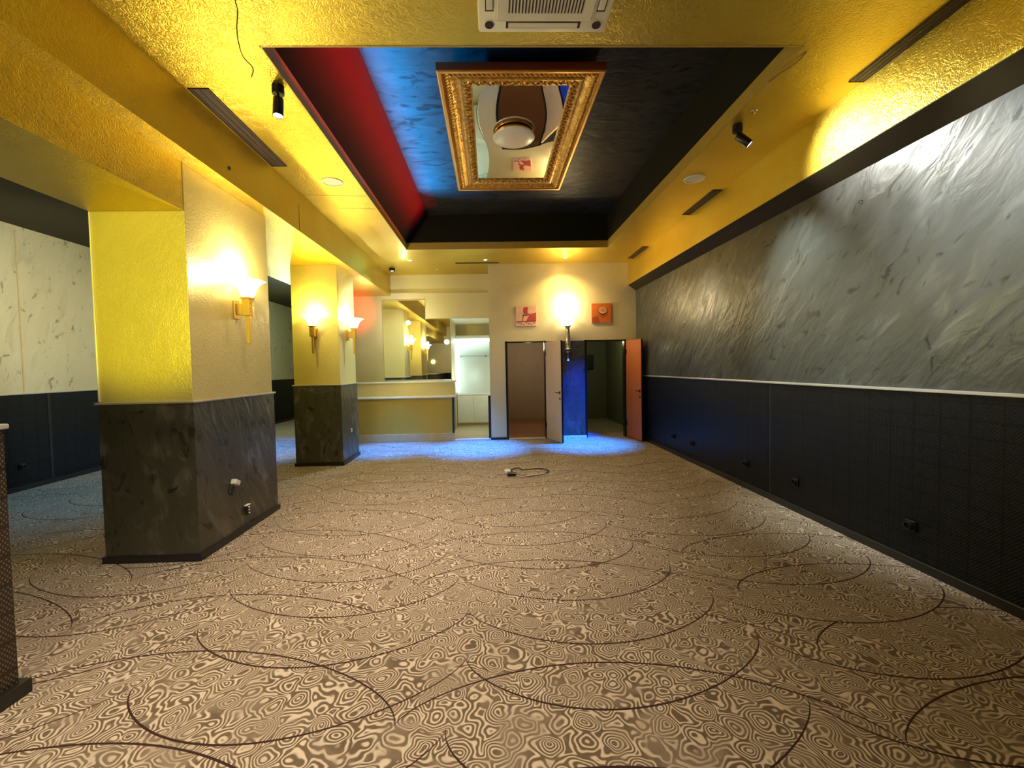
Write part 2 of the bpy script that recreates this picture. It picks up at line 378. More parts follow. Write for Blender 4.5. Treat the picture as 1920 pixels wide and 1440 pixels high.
# right fascia + its sloping underside
bm = bmesh.new(); prism(bm, [(3.0, ZC), (3.0, ZB), (XR, 3.20), (XR, ZC)], 'Y', YN, YB)
fa = struct('trim_1', bm, M['gold_ceiling'], 'gold boxed beam running along the top of the dark right wall')
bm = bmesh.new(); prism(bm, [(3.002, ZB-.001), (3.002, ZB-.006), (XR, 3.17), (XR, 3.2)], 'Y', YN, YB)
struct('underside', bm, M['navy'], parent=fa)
# left beam and aisle ceiling
bm = bmesh.new(); box(bm, XP, -2.32, YN, Y2, ZB, 4.2)
bl = struct('trim_2', bm, M['gold_ceiling'], 'gold ceiling beam on the left between room and side aisle')
obj('joint_line', B(-2.322, -2.318, 5.442, 5.450, ZB+.002, 3.62), M['wire'], bl)
bm = bmesh.new(); box(bm, -3.95, XP, YN, 16, ZB, 4.2)
struct('ceiling_aisle', bm, M['gold_ceiling'], 'lower gold ceiling over the side aisle')
bm = bmesh.new(); box(bm, XL, -3.95, YN, 16, 3.66, 4.2)
struct('ceiling_recess', bm, M['navy'], 'dark raised ceiling strip beside the left wall')
bm = bmesh.new(); box(bm, XPL, XP, YN, 3.633, 2.90, ZB)
struct('trim_3', bm, M['gold_ceiling'], 'deep gold beam running from the near pillar toward the viewer')
# walls
def dadoed(name, label, boxes, mat, dado=None, rail=None):
    bm = bmesh.new()
    for b in boxes: box(bm, *b)
    w = struct(name, bm, mat, label)
    for b in dado or []: obj('dado_panel', B(*b), M['dado'], w)
    for b in rail or []: obj('chair_rail', B(*b, bev=.004), M['silver_rail'], w)
    return w
wr = dadoed('wall_right', 'dark silver plaster wall on the right over a black woven dado', [(XR, XR+.12, YN, YB+.12, 0, ZC)], M['dark_wall'],
    [(XR-.012, XR, YN, 4.785, 0, 1.325), (XR-.012, XR, 4.815, YB, 0, 1.325)], [(XR-.028, XR, YN, YB, 1.325, 1.348)])
obj('joint_strip', B(XR-.009, XR, 4.785, 4.815, .0, 1.325), M['black'], wr)
struct('baseboard_right', B(XR-.03, XR-.011, YN, YB, 0, .07, bev=.004), M['black'])
wl = dadoed('wall_left', 'mottled beige plaster wall of the side aisle over a dark dado', [(XL-.12, XL, YN, 16, 0, 4.2)], M['mottled'],
    [(XL, XL+.012, YN, 16, 0, 1.325)], [(XL, XL+.026, YN, 16, 1.325, 1.345)])
obj('joint_strip', B(XL+.01, XL+.016, 6.49, 6.53, 0, 1.325), M['black'], wl)
obj('joint_line', B(XL, XL+.006, 6.19, 6.21, 1.345, 3.6), M['plinth'], wl)
struct('baseboard_left', B(XL+.011, XL+.03, YN, 16, 0, .07), M['black'])
# wall behind the viewer, with a dark doorway
wn = dadoed('wall_near', 'beige wall behind the viewer', [(XL, -.6, YN-.12, YN, 0, 4.2), (.6, XR, YN-.12, YN, 0, 4.2), (-.6, .6, YN-.12, YN, 2.1, 4.2)], M['beige_wall'],
    [(XL, -.6, YN, YN+.012, 0, 1.325), (.6, XR, YN, YN+.012, 0, 1.325)])
obj('door_leaf', B(-.6, .6, YN-.1, YN-.06, 0, 2.1), M['black'], wn)
# far wall with the two doorways
D1, D2, D3, D4 = .34, 1.18, 2.06, 2.92
bm = bmesh.new()
for b in [(-.02, D1, YB, YB+.12, 0, ZC), (D1, D4, YB, YB+.12, 2.11, ZC), (D4, XR, YB, YB+.12, 0, ZC), (-.02, .10, YB+.12, 11.9, 0, 4.2)]: box(bm, *b)
wf = struct('wall_far', bm, M['beige_wall'], 'beige gold wall holding the two open doorways')
bm = bmesh.new(); box(bm, D2, D3, YB, YB+.12, 0, 2.11)
struct('wall_between_doors', bm, M['dark_wall'], 'dark plaster wall strip between the two doorways')
struct('baseboard_far', B(D2+.02, D3, YB-.015, YB, 0, .05, bev=.004), M['marble'])
struct('baseboard_far_left', B(-.03, D1-.03, YB-.015, YB, 0, .05), M['black'])
def jambs(name, a, b, label):
    bm = bmesh.new()
    box(bm, a-.025, a+.02, YB-.012, YB+.13, 0, 2.12); box(bm, b-.02, b+.01, YB-.012, YB+.13, 0, 2.12); box(bm, a-.025, b+.01, YB-.012, YB+.13, 2.09, 2.115)
    return struct(name, bm, M['black_metal'], label)
d1 = jambs('door_1', D1, D2, 'open doorway on the left with a beige door leaf')
d2 = jambs('door_2', D3, D4, 'open doorway on the right with an orange wood door leaf')
def leaf(parent, hinge, end, mat, side):
    h, e = Vector(hinge), Vector(end); d = e-h; L = d.length; ang = math.atan2(d.y, d.x)
    lo = bpy.data.objects.new  # noqa
    bm = bmesh.new(); box(bm, 0, L, -.02, .02, .015, 2.085, bev=.003)
    o = obj('door_leaf', bm, mat, parent, mats=[mat, M['black_metal']])
    for p in o.data.polygons:
        if abs(p.normal.x) > .7: p.material_index = 1
    o.location = (h.x, h.y, 0); o.rotation_euler = (0, 0, ang)
    s = side
    bm = bmesh.new(); tube(bm, [(L-.06, s*.02, 1.03), (L-.06, s*.06, 1.03), (L-.075, s*.065, 1.03), (L-.18, s*.065, 1.03)], .009, 8)
    box(bm, L-.08, L-.04, min(s*.02, s*.026), max(s*.02, s*.026), 1.0, 1.06)
    obj('door_handle', bm, M['black_metal'], o, True)
    bm = bmesh.new(); box(bm, L-.08, L-.04, min(s*.02, s*.027), max(s*.02, s*.027), .88, .93); obj('keyhole_plate', bm, M['black_metal'], o)
    bm = bmesh.new()
    for z in (.25, 1.8): box(bm, -.012, .03, -.026, .026, z, z+.1)
    obj('hinge', bm, M['black_metal'], o)
    return o
leaf(d1, (D2+.015, YB-.03), (1.42, 8.62), M['door_beige'], -1)
leaf(d2, (D4+.03, YB-.03), (3.045, 8.62), M['orange_wood'], -1)
# rooms behind the doorways
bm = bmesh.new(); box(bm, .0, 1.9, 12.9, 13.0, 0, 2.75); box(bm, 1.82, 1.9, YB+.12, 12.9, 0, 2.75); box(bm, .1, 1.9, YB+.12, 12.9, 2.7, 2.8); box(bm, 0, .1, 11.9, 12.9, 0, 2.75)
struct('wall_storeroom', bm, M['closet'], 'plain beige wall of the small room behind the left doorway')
struct('floor_storeroom', B(.1, 1.9, YB+.02, 12.9, -.1, .002), M['closet_floor'])
struct('trim_4', B(D1+.02, D2-.02, YB-.01, YB+.13, .002, .012), M['marble'], 'pale threshold strip of the left doorway')
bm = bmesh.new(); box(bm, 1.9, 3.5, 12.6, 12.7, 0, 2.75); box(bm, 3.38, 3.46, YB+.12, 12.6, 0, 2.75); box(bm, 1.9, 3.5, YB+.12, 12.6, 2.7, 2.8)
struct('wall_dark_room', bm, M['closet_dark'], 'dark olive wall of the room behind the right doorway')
struct('floor_dark_room', B(1.9, 3.46, YB+.02, 12.7, -.1, 0), M['carpet'])
tag(obj('fuse_box', B(2.72, 2.99, 12.50, 12.585, 1.46, 1.88, bev=.01), M['black']), 'dark flat box on the wall inside the right doorway', 'box')
# bar wall, alcove
AX0 = -.93
bm = bmesh.new()
box(bm, -4.05, AX0, Y2, Y2+.12, 0, 4.2); box(bm, -4.14, -4.02, Y2, 16, 0, 4.2); box(bm, XL, -4.02, 16, 16.1, 0, 4.2); box(bm, AX0, -.02, Y2, Y2+.12, 2.74, 4.2)
wb = struct('wall_bar', bm, M['bar_wall'], 'pale beige wall behind the bar counter')
obj('ledge_strip', B(-2.3, -.03, Y2-.05, Y2, 3.34, 3.36), M['plinth'], wb)
bm = bmesh.new(); box(bm, AX0-.1, AX0, Y2+.12, 11.9, 0, 2.86); box(bm, AX0-.1, -.02, 11.9, 12.0, 0, 2.86); box(bm, AX0-.1, -.02, Y2+.12, 11.9, 2.74, 2.86)
struct('wall_alcove', bm, M['bar_wall'], 'pale walls and ceiling of the lit alcove beside the bar')
struct('floor_bar', B(-4.02, -.02, YB+.02, 12.0, -.1, .015), M['wood_floor'], 'pale wood floor of the passage behind the bar')
struct('trim_5', B(-.80, -.02, YB+.0, YB+.06, 0, .03, bev=.004), M['marble'], 'white sill at the edge of the wood floor')
for x0, x1, zt, lab in ((-2.51, -1.525, 3.18, 'tall wall mirror behind the bar, upper left pane reaching the highest'), (-1.515, -.945, 2.74, 'lower wall mirror behind the bar beside the lit alcove')):
    r = thing('wall_mirror', lab, 'mirror', (x0, Y2, 1.1), group='mirror panes behind the bar')
    obj('glass', B(.0, x1-x0, -.010, -.002, 0, zt-1.1), M['glass_mirror'], r)
    bm = bmesh.new(); box(bm, 0, x1-x0, -.014, 0, zt-1.1, zt-1.085); box(bm, -.006, 0, -.014, 0, 0, zt-1.085)
    obj('edge_trim', bm, M['plinth'], r)
# ------------------------------------------------------------------ pillars
def pillar(y0, y1, label):
    r = thing('pillar', label, 'pillar', ((XP+XPL)/2, (y0+y1)/2, 0), group='square pillars between room and aisle')
    w, d = (XP-XPL)/2, (y1-y0)/2; H = ZB
    obj('upper_shaft', B(-w, w, -d, d, 1.33, H, bev=.004), M['pillar_gold'], r)
    e = .012
    obj('dado_cladding', B(-w-e, w+e, -d-e, d+e, .0, 1.325, bev=.003), M['dark_pillar'], r)
    e = .028
    obj('chair_rail', B(-w-e, w+e, -d-e, d+e, 1.325, 1.343, bev=.005), M['silver_rail'], r)
    bm = bmesh.new(); e = .03; i = .005
    box(bm, -w-e, w+e, -d-e, -d+i, 0, .06, bev=.004); box(bm, -w-e, w+e, d-i, d+e, 0, .06, bev=.004)
    box(bm, -w-e, -w+i, -d, d, 0, .06); box(bm, w-i, w+e, -d, d, 0, .06)
    obj('baseboard', bm, M['black'], r)
    return r
p1 = pillar(3.645, 4.947, 'large gold and dark pillar nearest the viewer with one side sconce')
obj('overlit_edge_strip', B(-.385, -.372, -.66, -.645, 1.35, 2.90, bev=.003), M['marble'], p1)  # white strip standing in for the overexposed edge of the pillar
p2 = pillar(7.161, 7.99, 'gold and dark pillar farther back carrying two lit sconces')
# half wall at the left edge of the frame
r = thing('half_wall', 'low brown woven partition end at the left edge of the frame', 'partition', (-2.78, 0, 0))
obj('body', B(-.42, .42, YN+.2, 2.14, 0, 1.32), M['half'], r)
obj('cap', B(-.435, .435, YN+.2, 2.155, 1.32, 1.345, bev=.006), M['silver_rail'], r)
obj('baseboard', B(-.43, .455, YN+.2, 2.17, 0, .07, bev=.004), M['black'], r)
# ------------------------------------------------------------------ bar counter
r = thing('bar_counter', 'gold fronted bar counter with a white top and raised back ledge', 'counter', (-2.6, YB, 0))
obj('front_panel', B(-1.4, 1.73, 0, .28, .17, .94), M['counter_front'], r)
obj('plinth', B(-1.4, 1.76, -.02, .30, 0, .17, bev=.004), M['plinth'], r)
obj('countertop', B(-1.43, 1.79, -.04, .32, .94, .975, bev=.008), M['marble'], r)
obj('back_ledge', B(-1.4, 1.79, .32, .45, .2, 1.26), M['bar_wall'], r)
obj('ledge_cap', B(-1.4, 1.82, .29, .48, 1.26, 1.295, bev=.006), M['marble'], r)
obj('end_post', B(1.745, 1.785, 0, .06, .17, .94), M['black'], r)
tag(obj('gate_post', B(-.075, -.021, YB+.03, YB+.08, .0, .96, bev=.004), M['black']), 'thin black post against the end of the far wall by the passage', 'post')
# alcove cabinet
r = thing('bar_cabinet', 'cream two door cabinet with a lit shelf back in the alcove', 'cabinet', (-.475, 11.55, .015))
w = .445
obj('body', B(-w, w, 0, .34, .07, .83), M['cabinet'], r)
obj('toe_kick', B(-w, w, .04, .34, 0, .07), M['plinth'], r)
for s in (-1, 1):
    dr = obj('door', B(min(s*.004, s*(w-.005)), max(s*.004, s*(w-.005)), -.02, 0, .09, .82, bev=.003), M['cabinet'], r)
    bm = bmesh.new(); lathe(bm, [(0, 0), (.012, 0), (.014, .012), (0, .018)], 12, Matrix.Translation((s*.05, -.02, .74)) @ Matrix.Rotation(PI/2, 4, 'X'))
    obj('knob', bm, M['brass'], dr, True)
obj('top', B(-w, w, -.03, .34, .83, .865, bev=.004), M['marble'], r)
obj('back_panel', B(-w, w, .30, .34, .865, 2.33), M['panel'], r)
obj('pelmet', B(-w, w, .06, .34, 2.33, 2.42), M['cabinet'], r)
sh = obj('glass_shelf', B(-w+.01, w-.01, .05, .30, 1.865, 1.873), M['glass'], r)
bm = bmesh.new()
bm.free()
for s in (-1, 1): obj('shelf_bracket', B(s*.33-.015, s*.33+.015, .26, .30, 1.85, 1.89, bev=.004), M['sprinkler'], sh)
bm = bmesh.new(); box(bm, -w, w, .05, .08, 2.24, 2.33); box(bm, -w, -w+.07, .05, .08, .9, 2.30)
obj('led_strip', bm, M['led'], r)
# ------------------------------------------------------------------ sconces
def sconce(label, loc, rz):
    """wall at local -y side; projects toward +y"""
    r = thing('wall_sconce', label, 'wall lamp', loc, (0, 0, rz), 'gold square wall sconces on the pillars')
    obj('wall_plate', B(-.04, .04, 0, .022, .24, .42, bev=.004), M['brass'], r)
    obj('bracket', B(-.022, .022, .02, .10, .28, .39, bev=.003), M['brass'], r)
    bm = bmesh.new(); box(bm, -.038, .038, .085, .155, .27, .44, bev=.004); box(bm, -.05, .05, .075, .165, .43, .45, bev=.003)
    for z in (.30, .34, .38): box(bm, -.012, .012, .153, .162, z, z+.022, bev=.003)
    obj('holder', bm, M['brass'], r)
    obj('tail_rod', B(-.016, .016, .105, .137, 0, .28, bev=.003), M['brass'], r)
    bm = bmesh.new()
    prof = [(.045, .45), (.062, .47), (.075, .51), (.092, .55), (.125, .585), (.165, .605), (.160, .608), (.118, .59), (.084, .555), (.066, .51), (.04, .47)]
    c = Matrix.Translation((0, .125, 0)) @ Matrix.Rotation(PI/8, 4, 'Z') @ Matrix.Diagonal((1, 1, 1, 1))
    lathe(bm, prof, 8, c)
    for v in bm.verts:
        if v.co.y < .012: v.co.y = .012
    obj('glass_shade', bm, M['shade'], r)
    bm = bmesh.new(); lathe(bm, [(0, .45), (.02, .46), (.028, .50), (.018, .54), (0, .55)], 12, Matrix.Translation((0, .125, 0))); obj('bulb', bm, M['shade'], r, True)
    return r
sconce('lit gold sconce with flared shade on the nearest pillar', (XP, 4.30, 1.85), -PI/2)
sconce('lit gold sconce on the yellow front face of the far pillar', (-2.855, 7.161, 1.85), PI)
sconce('lit gold sconce on the right side face of the far pillar', (XP, 7.57, 1.85), -PI/2)
lamp('sconce_lamp_a', 'POINT', (XP+.13, 4.30, 2.52), 62, (1, .86, .52), .05)
lamp('sconce_lamp_b', 'POINT', (-2.855, 7.161-.13, 2.52), 60, (1, .86, .14), .05)
lamp('sconce_lamp_c', 'POINT', (XP+.13, 7.57, 2.52), 34, (1, .85, .5), .05)
lamp('sconce_lamp_d', 'POINT', (1.65, YB-.16, 2.86), 40, (1, .80, .45), .05)
r = thing('ornate_sconce', 'ornate silver torch sconce with a glowing shade between two pictures', 'wall lamp', (1.65, YB, 1.66), (0, 0, PI))
c = Matrix.Translation((0, .13, 0))
bm = bmesh.new(); lathe(bm, [(0, 0), (.024, .0), (.044, .014), (.038, .035), (.018, .06), (.009, .08), (.006, .15), (.006, .19)], 20, c); obj('finial', bm, M['silver'], r, True)
bm = bmesh.new(); lathe(bm, [(.006, .18), (.05, .19), (.06, .215), (.036, .235), (.042, .245), (.078, .262), (.068, .285), (.045, .30), (.066, .32), (.056, .34), (.052, .36), (.064, .42), (.060, .50), (.050, .60), (.042, .70), (.05, .73), (.072, .75), (.074, .765), (.02, .77)], 24, c); obj('column', bm, M['silver'], r, True)
bm = bmesh.new(); tube(bm, spline([(0, .0, .62), (0, .05, .66), (0, .10, .60), (0, .09, .5), (0, .05, .42), (0, .0, .44)]), .014); lathe(bm, [(0, 0), (.05, 0), (.05, .012), (0, .02)], 20, Matrix.Translation((0, 0, .53)) @ Matrix.Rotation(-PI/2, 4, 'X')); obj('scroll_arm', bm, M['brass'], r, True)
bm = bmesh.new()
seg = 32; prof = [(.04, .77), (.10, .80), (.145, .86), (.12, .92), (.125, .97), (.165, 1.02), (.16, 1.03), (.11, .98), (.10, .92), (.05, .80)]
lathe(bm, prof, seg, c)
for v in bm.verts:
    p = v.co - Vector((0, .13, 0)); a = math.atan2(p.y, p.x)
    if p.z > .9: v.co.z += .012*math.sin(a*8)
    if v.co.y < .008: v.co.y = .008
obj('fluted_shade', bm, M['shade_white'], r, True)
# ------------------------------------------------------------------ pictures
def picture(label, x0, x1, z0, z1, base, fn):
    r = thing('canvas_picture', label, 'picture', ((x0+x1)/2, YB, (z0+z1)/2), group='small square coffee pictures')
    w, h = (x1-x0)/2, (z1-z0)/2
    obj('canvas', B(-w, w, -.025, 0, -h, h, bev=.003), base, r)
    fn(r, w, h); return r
pc = lambda n, c: plain(n, c, .6, 0, .25)
def flat(r, nm, pts, mat, lift=.001):
    bm = bmesh.new(); prism(bm, pts, 'Y', -.0255-lift, -.025); obj(nm, bm, mat, r)
def disc(cx, cz, rx, rz, n=28): return [(cx+rx*math.cos(2*PI*k/n), cz+rz*math.sin(2*PI*k/n)) for k in range(n)]
RED, PINK, DKR, OR, DOR, CUP = pc('print_red', (.42, .05, .05)), pc('print_pink', (.72, .42, .34)), pc('print_dark_red', (.12, .01, .01)), pc('print_orange', (.55, .13, .02)), pc('print_dark_orange', (.33, .06, .01)), pc('print_cup', (.62, .38, .24))
def pic_a(r, w, h):
    flat(r, 'printed_background', [(.0, -h*.5), (w*.98, -h*.5), (w*.98, h*.35), (w*.3, h*.15)], RED)
    flat(r, 'printed_shadow', [(-w*.4, -h*.5), (-w*.34, -h*.5), (-w*.22, h*.12), (-w*.3, h*.12)], DKR, .002)
    flat(r, 'printed_cup', [(-w*.25, h*.85), (w*.2, h*.9), (w*.12, h*.4), (w*.25, h*.15), (-w*.2, h*.15), (-w*.3, h*.5)], RED, .002)
    flat(r, 'printed_saucer', [(-w*.4, h*.12), (w*.1, h*.1), (w*.4, h*.28), (w*.35, h*.2), (w*.1, h*.02), (-w*.4, h*.05)], DKR, .003)
    flat(r, 'printed_band', [(-w*.95, -h*.52), (w*.95, -h*.48), (w*.95, -h*.55), (-w*.95, -h*.6)], DKR, .002)
    bm = bmesh.new()
    for k in range(7):
        prism(bm, disc(-w*.75+k*w*.25, -h*(.75+.08*((k*37) % 3-1)), w*.08, h*.06, 12), 'Y', -.0285, -.025); obj('printed_bean', bm, RED, r); bm = bmesh.new()
    bm.free()
def pic_b(r, w, h):
    flat(r, 'printed_stripes', [(-w*.98, -h*.98), (-w*.1, -h*.98), (-w*.4, -h*.2), (-w*.98, -h*.5)], DOR)
    flat(r, 'printed_saucer', disc(.03, .02, w*.52, h*.5), DOR, .002)
    flat(r, 'printed_saucer_rim', disc(.03, .025, w*.46, h*.44), OR, .003)
    flat(r, 'printed_cup_side', disc(.03, .03, w*.38, h*.36), DKR, .004)
    flat(r, 'printed_cup', disc(.03, .06, w*.38, h*.34), CUP, .005)
    flat(r, 'printed_coffee', disc(.03, .065, w*.26, h*.23), pc('print_coffee', (.50, .22, .13)), .006)
picture('pink and red coffee cup picture left of the ornate sconce', .56, 1.0, 2.44, 2.87, PINK, pic_a)
picture('orange picture of a cup seen from above near the right corner', 2.19, 2.62, 2.48, 2.90, OR, pic_b)
# ------------------------------------------------------------------ framed ceiling mirror
r = thing('ceiling_mirror', 'large gilt framed mirror hung face down inside the dark coffer', 'mirror', (0, 0, 4.20))
FX0, FX1, FY0, FY1 = -.43, 1.09, 3.92, 6.51; GX0, GX1, GY0, GY1 = -.12, .81, 4.17, 6.24
def ring_rail(bm, stations):
    """stations: (inset from outer edge 0..1, z) swept round the frame with mitred corners"""
    loops = []
    for s, z in stations:
        x0 = FX0+(GX0-FX0)*s; x1 = FX1+(GX1-FX1)*s; y0 = FY0+(GY0-FY0)*s; y1 = FY1+(GY1-FY1)*s
        loops.append([bm.verts.new(p) for p in ((x0, y0, z), (x1, y0, z), (x1, y1, z), (x0, y1, z))])
    for A, C in zip(loops, loops[1:]):
        for k in range(4): bm.faces.new((A[k], A[(k+1) % 4], C[(k+1) % 4], C[k]))
    bmesh.ops.recalc_face_normals(bm, faces=bm.faces[:]); return bm
obj('frame_outer_moulding', ring_rail(bmesh.new(), [(0, .075), (0, .0), (.04, -.008), (.12, -.006), (.15, .012), (.15, .075), (0, .075)]), M['gilt_plain'], r)
obj('frame_flat', ring_rail(bmesh.new(), [(.15, .012), (.2, .03), (.3, .018), (.38, .008), (.44, .02), (.5, .035), (.56, .038), (.6, .024), (.66, .02), (.92, .036), (.95, .028), (1.0, .03), (1.0, .075), (.15, .075)]), M['gilt'], r)
obj('frame_side', ring_rail(bmesh.new(), [(-.006, .074), (-.006, .012), (0, .012), (0, .074)]), M['gilt_side'], r)
def along(s, z, pitch, fn):
    x0 = FX0+(GX0-FX0)*s; x1 = FX1+(GX1-FX1)*s; y0 = FY0+(GY0-FY0)*s; y1 = FY1+(GY1-FY1)*s
    for a, b in (((x0, y0), (x1, y0)), ((x1, y0), (x1, y1)), ((x1, y1), (x0, y1)), ((x0, y1), (x0, y0))):
        L = math.hypot(b[0]-a[0], b[1]-a[1]); n = int(L/pitch); ang = math.atan2(b[1]-a[1], b[0]-a[0])
        for k in range(n):
            t = (k+.5)/n; fn(a[0]+(b[0]-a[0])*t, a[1]+(b[1]-a[1])*t, z, ang, k)
bm = bmesh.new()
def bead(x, y, z, ang, k):
    m = Matrix.Translation((x, y, z)) @ Matrix.Rotation(ang+.7, 4, 'Z') @ Matrix.Diagonal((.034, .013, .014, 1))
    bmesh.ops.create_icosphere(bm, subdivisions=2, radius=1, matrix=m)
along(.3, .014, .042, bead)
obj('rope_moulding', bm, M['gilt'], r, True)
bm = bmesh.new()
def leafy(x, y, z, ang, k):
    s = 1 if k % 2 else -1
    for q in (0, 1, 2):
        a = ang + s*(.9+q*.7); d = .016
        m = Matrix.Translation((x+d*q*math.cos(ang+q), y+d*q*math.sin(ang+q), z)) @ Matrix.Rotation(a, 4, 'Z') @ Matrix.Diagonal((.026, .008, .010, 1))
        bmesh.ops.create_icosphere(bm, subdivisions=1, radius=1, matrix=m)
along(.79, .024, .052, leafy)
obj('leaf_moulding', bm, M['gilt'], r, True)
bm = bmesh.new()
# the foil glass bellies a little between its fixings
nx, ny = 12, 24
vs = [[bm.verts.new((GX0+(GX1-GX0)*i/nx, GY0+(GY1-GY0)*j/ny, .045+.008*math.sin(PI*i/nx)*math.sin(2*PI*j/ny))) for i in range(nx+1)] for j in range(ny+1)]
for j in range(ny):
    for i in range(nx): bm.faces.new((vs[j][i], vs[j][i+1], vs[j+1][i+1], vs[j+1][i]))
obj('mirror_glass', bm, M['glass_mirror'], r, True)
obj('backing', B(FX0+.02, FX1-.02, FY0+.02, FY1-.02, .06, .074), M['black'], r)
obj('hanger', B(-.2, .86, 4.3, 6.1, .074, .21), M['black'], r)
r = thing('dome_light', 'unlit round white dome lamp fixed on the ceiling mirror', 'ceiling light', (.32, 5.05, 4.237)); r.scale = (1, 1, .62)
bm = bmesh.new(); lathe(bm, [(0, 0), (.215, 0), (.215, -.02), (.225, -.025), (.225, -.045), (.2, -.05)], 48); obj('base_ring', bm, M['gilt_plain'], r, True)
bm = bmesh.new(); lathe(bm, [(.235, -.04), (.24, -.055), (.232, -0.071), (.20, -0.088), (.14, -0.103), (.07, -0.110), (0, -0.112)], 48); obj('diffuser', bm, M['dome'], r, True)
# ------------------------------------------------------------------ ceiling fittings
r = thing('air_conditioner', 'cream ceiling cassette air conditioner at the top edge', 'air conditioner', (.375, 2.46, ZC))
bm = bmesh.new(); box(bm, -.41, .41, -.41, .41, -.045, -.0, bev=.018); obj('panel', bm, M['cream'], r, True)
pan = r.children[0]
bm = bmesh.new(); box(bm, -.30, .30, -.30, .30, -.056, -.044, bev=.01); ig = obj('intake_grille', bm, M['cream'], r)
bm = bmesh.new()
for k in range(23): box(bm, -.22+k*.02-.004, -.22+k*.02+.004, -.2, .235, -.058, -.0555)
obj('grille_slot', bm, M['vent'], ig)
for a in range(4):
    m = Matrix.Rotation(a*PI/2, 4, 'Z')
    bm = bmesh.new(); box(bm, -.235, .235, .315, .365, -.0475, -.044); bmesh.ops.transform(bm, matrix=m, verts=bm.verts[:]); o = obj('air_outlet', bm, M['vent'], r)
    bm = bmesh.new(); box(bm, -.22, .22, .318, .358, -.053, -.0474, bev=.004); bmesh.ops.transform(bm, matrix=m, verts=bm.verts[:]); obj('louvre', bm, M['cream'], o)
    bm = bmesh.new(); lathe(bm, [(0, -.05), (.028, -.05), (.028, -.044)], 20, m @ Matrix.Translation((.34, .34, 0))); obj('corner_cap', bm, M['vent'], r)
def cyl_spot(label, loc, tilt):
    r = thing('cylinder_spotlight', label, 'spotlight', loc, group='black cylinder ceiling spotlights')
    bm = bmesh.new(); lathe(bm, [(0, 0), (.045, 0), (.045, -.06), (.042, -.063), (0, -.063)], 24); obj('mount', bm, M['black_metal'], r, True)
    bm = bmesh.new(); lathe(bm, [(0, -.06), (.009, -.06), (.009, -.10), (0, -.10)], 12); obj('swivel', bm, M['black_metal'], r, True)
    b = obj('head', lathe(bmesh.new(), [(0, .0), (.036, 0), (.038, -.003), (.038, -.14), (.034, -.142), (.034, -.125), (0, -.125)], 28), M['black_metal'], r, True)
    b.location = (0, 0, -.095); b.rotation_euler = tilt
    obj('lens', lathe(bmesh.new(), [(0, -.137), (.033, -.135), (.033, -.128)], 24), M['lens_w'], b)
    return r
cyl_spot('black cylinder spotlight pointing down left of the coffer', (-1.60, 3.46, ZC), (-.12, 0, 0))
cyl_spot('black cylinder spotlight tilted to the dark right wall', (2.34, 4.03, ZC), (-.25, -.75, 0))
def speaker(label, loc):
    r = thing('ceiling_speaker', label, 'speaker', loc, group='round ceiling speakers')
    bm = bmesh.new(); lathe(bm, [(.10, 0), (.122, 0), (.120, -.008), (.10, -.010), (.098, -.004)], 40); obj('rim', bm, M['cream'], r, True)
    bm = bmesh.new(); lathe(bm, [(0, -.008), (.06, -.006), (.10, -.004)], 40); obj('grille', bm, M['cream'], r, True)
    return r
speaker('round cream speaker in the ceiling left of the coffer', (-1.81, 5.18, ZC))
speaker('round cream speaker in the ceiling right of the coffer', (2.48, 5.175, ZC))
def downlight(label, loc, lens):
    r = thing('downlight', label, 'ceiling light', loc, group='small recessed downlights by the far wall')
    bm = bmesh.new(); lathe(bm, [(.03, 0), (.05, 0), (.048, -.006), (.032, -.008)], 28); obj('bezel', bm, M['white'], r, True)
    bm = bmesh.new(); lathe(bm, [(0, -.007), (.02, -.006), (.031, -.003)], 24); obj('lens', bm, M[lens], r, True)
downlight('recessed downlight glowing pale green, leftmost by the far wall', (-1.60, 8.885, ZC), 'lens_g')
downlight('recessed downlight glowing blue white above the bar passage', (-.068, 8.925, ZC), 'lens_b')
downlight('recessed downlight glowing amber above the ornate sconce', (1.56, 8.84, ZC), 'lens_a')
r = thing('eyeball_spotlight', 'small dark surface spotlight in the ceiling corner above the bar', 'ceiling light', (-2.11, 9.56, ZC))
obj('housing', lathe(bmesh.new(), [(0, 0), (.06, 0), (.06, -.06), (.05, -.065), (.045, -.05), (0, -.05)], 24), M['black_metal'], r, True)
obj('lens', lathe(bmesh.new(), [(0, -.06), (.028, -.058), (.03, -.05)], 20), M['lens_w'], r, True)
def vent(label, x0, x1, y0, y1):
    r = thing('ceiling_vent', label, 'vent', ((x0+x1)/2, (y0+y1)/2, ZC), group='dark linear vents in the gold ceiling')
    w, d = (x1-x0)/2, (y1-y0)/2
    obj('dark_backing', B(-w+.004, w-.004, -d+.004, d-.004, -.004, 0), M['vent'], r)
    bm = bmesh.new()
    box(bm, -w, w, -d, -d+.008, -.008, 0); box(bm, -w, w, d-.008, d, -.008, 0); box(bm, -w, -w+.008, -d, d, -.008, 0); box(bm, w-.008, w, -d, d, -.008, 0)
    obj('frame', bm, M['vent'], r)
    bm = bmesh.new()
    if w > d: box(bm, -w+.01, w-.01, -.004, .004, -.006, -.002)
    else:
        for q in (-.33, 0, .33): box(bm, w*q*2-.003, w*q*2+.003, -d+.01, d-.01, -.0065, -.002)
    obj('slat', bm, M['black'], r)
vent('long dark vent beside the left beam', -2.30, -2.14, 3.48, 4.77)
vent('longest dark vent at the top right of the frame', 2.88, 2.998, 1.0, 3.42)
vent('medium dark vent beside the right fascia, past the round speaker', 2.88, 2.998, 5.51, 6.395)
vent('smallest dark vent near the far right corner', 2.88, 2.998, 8.085, 8.955)
vent('thin dark slot across the ceiling near the blue white downlight', -.70, .21, 9.15, 9.20)
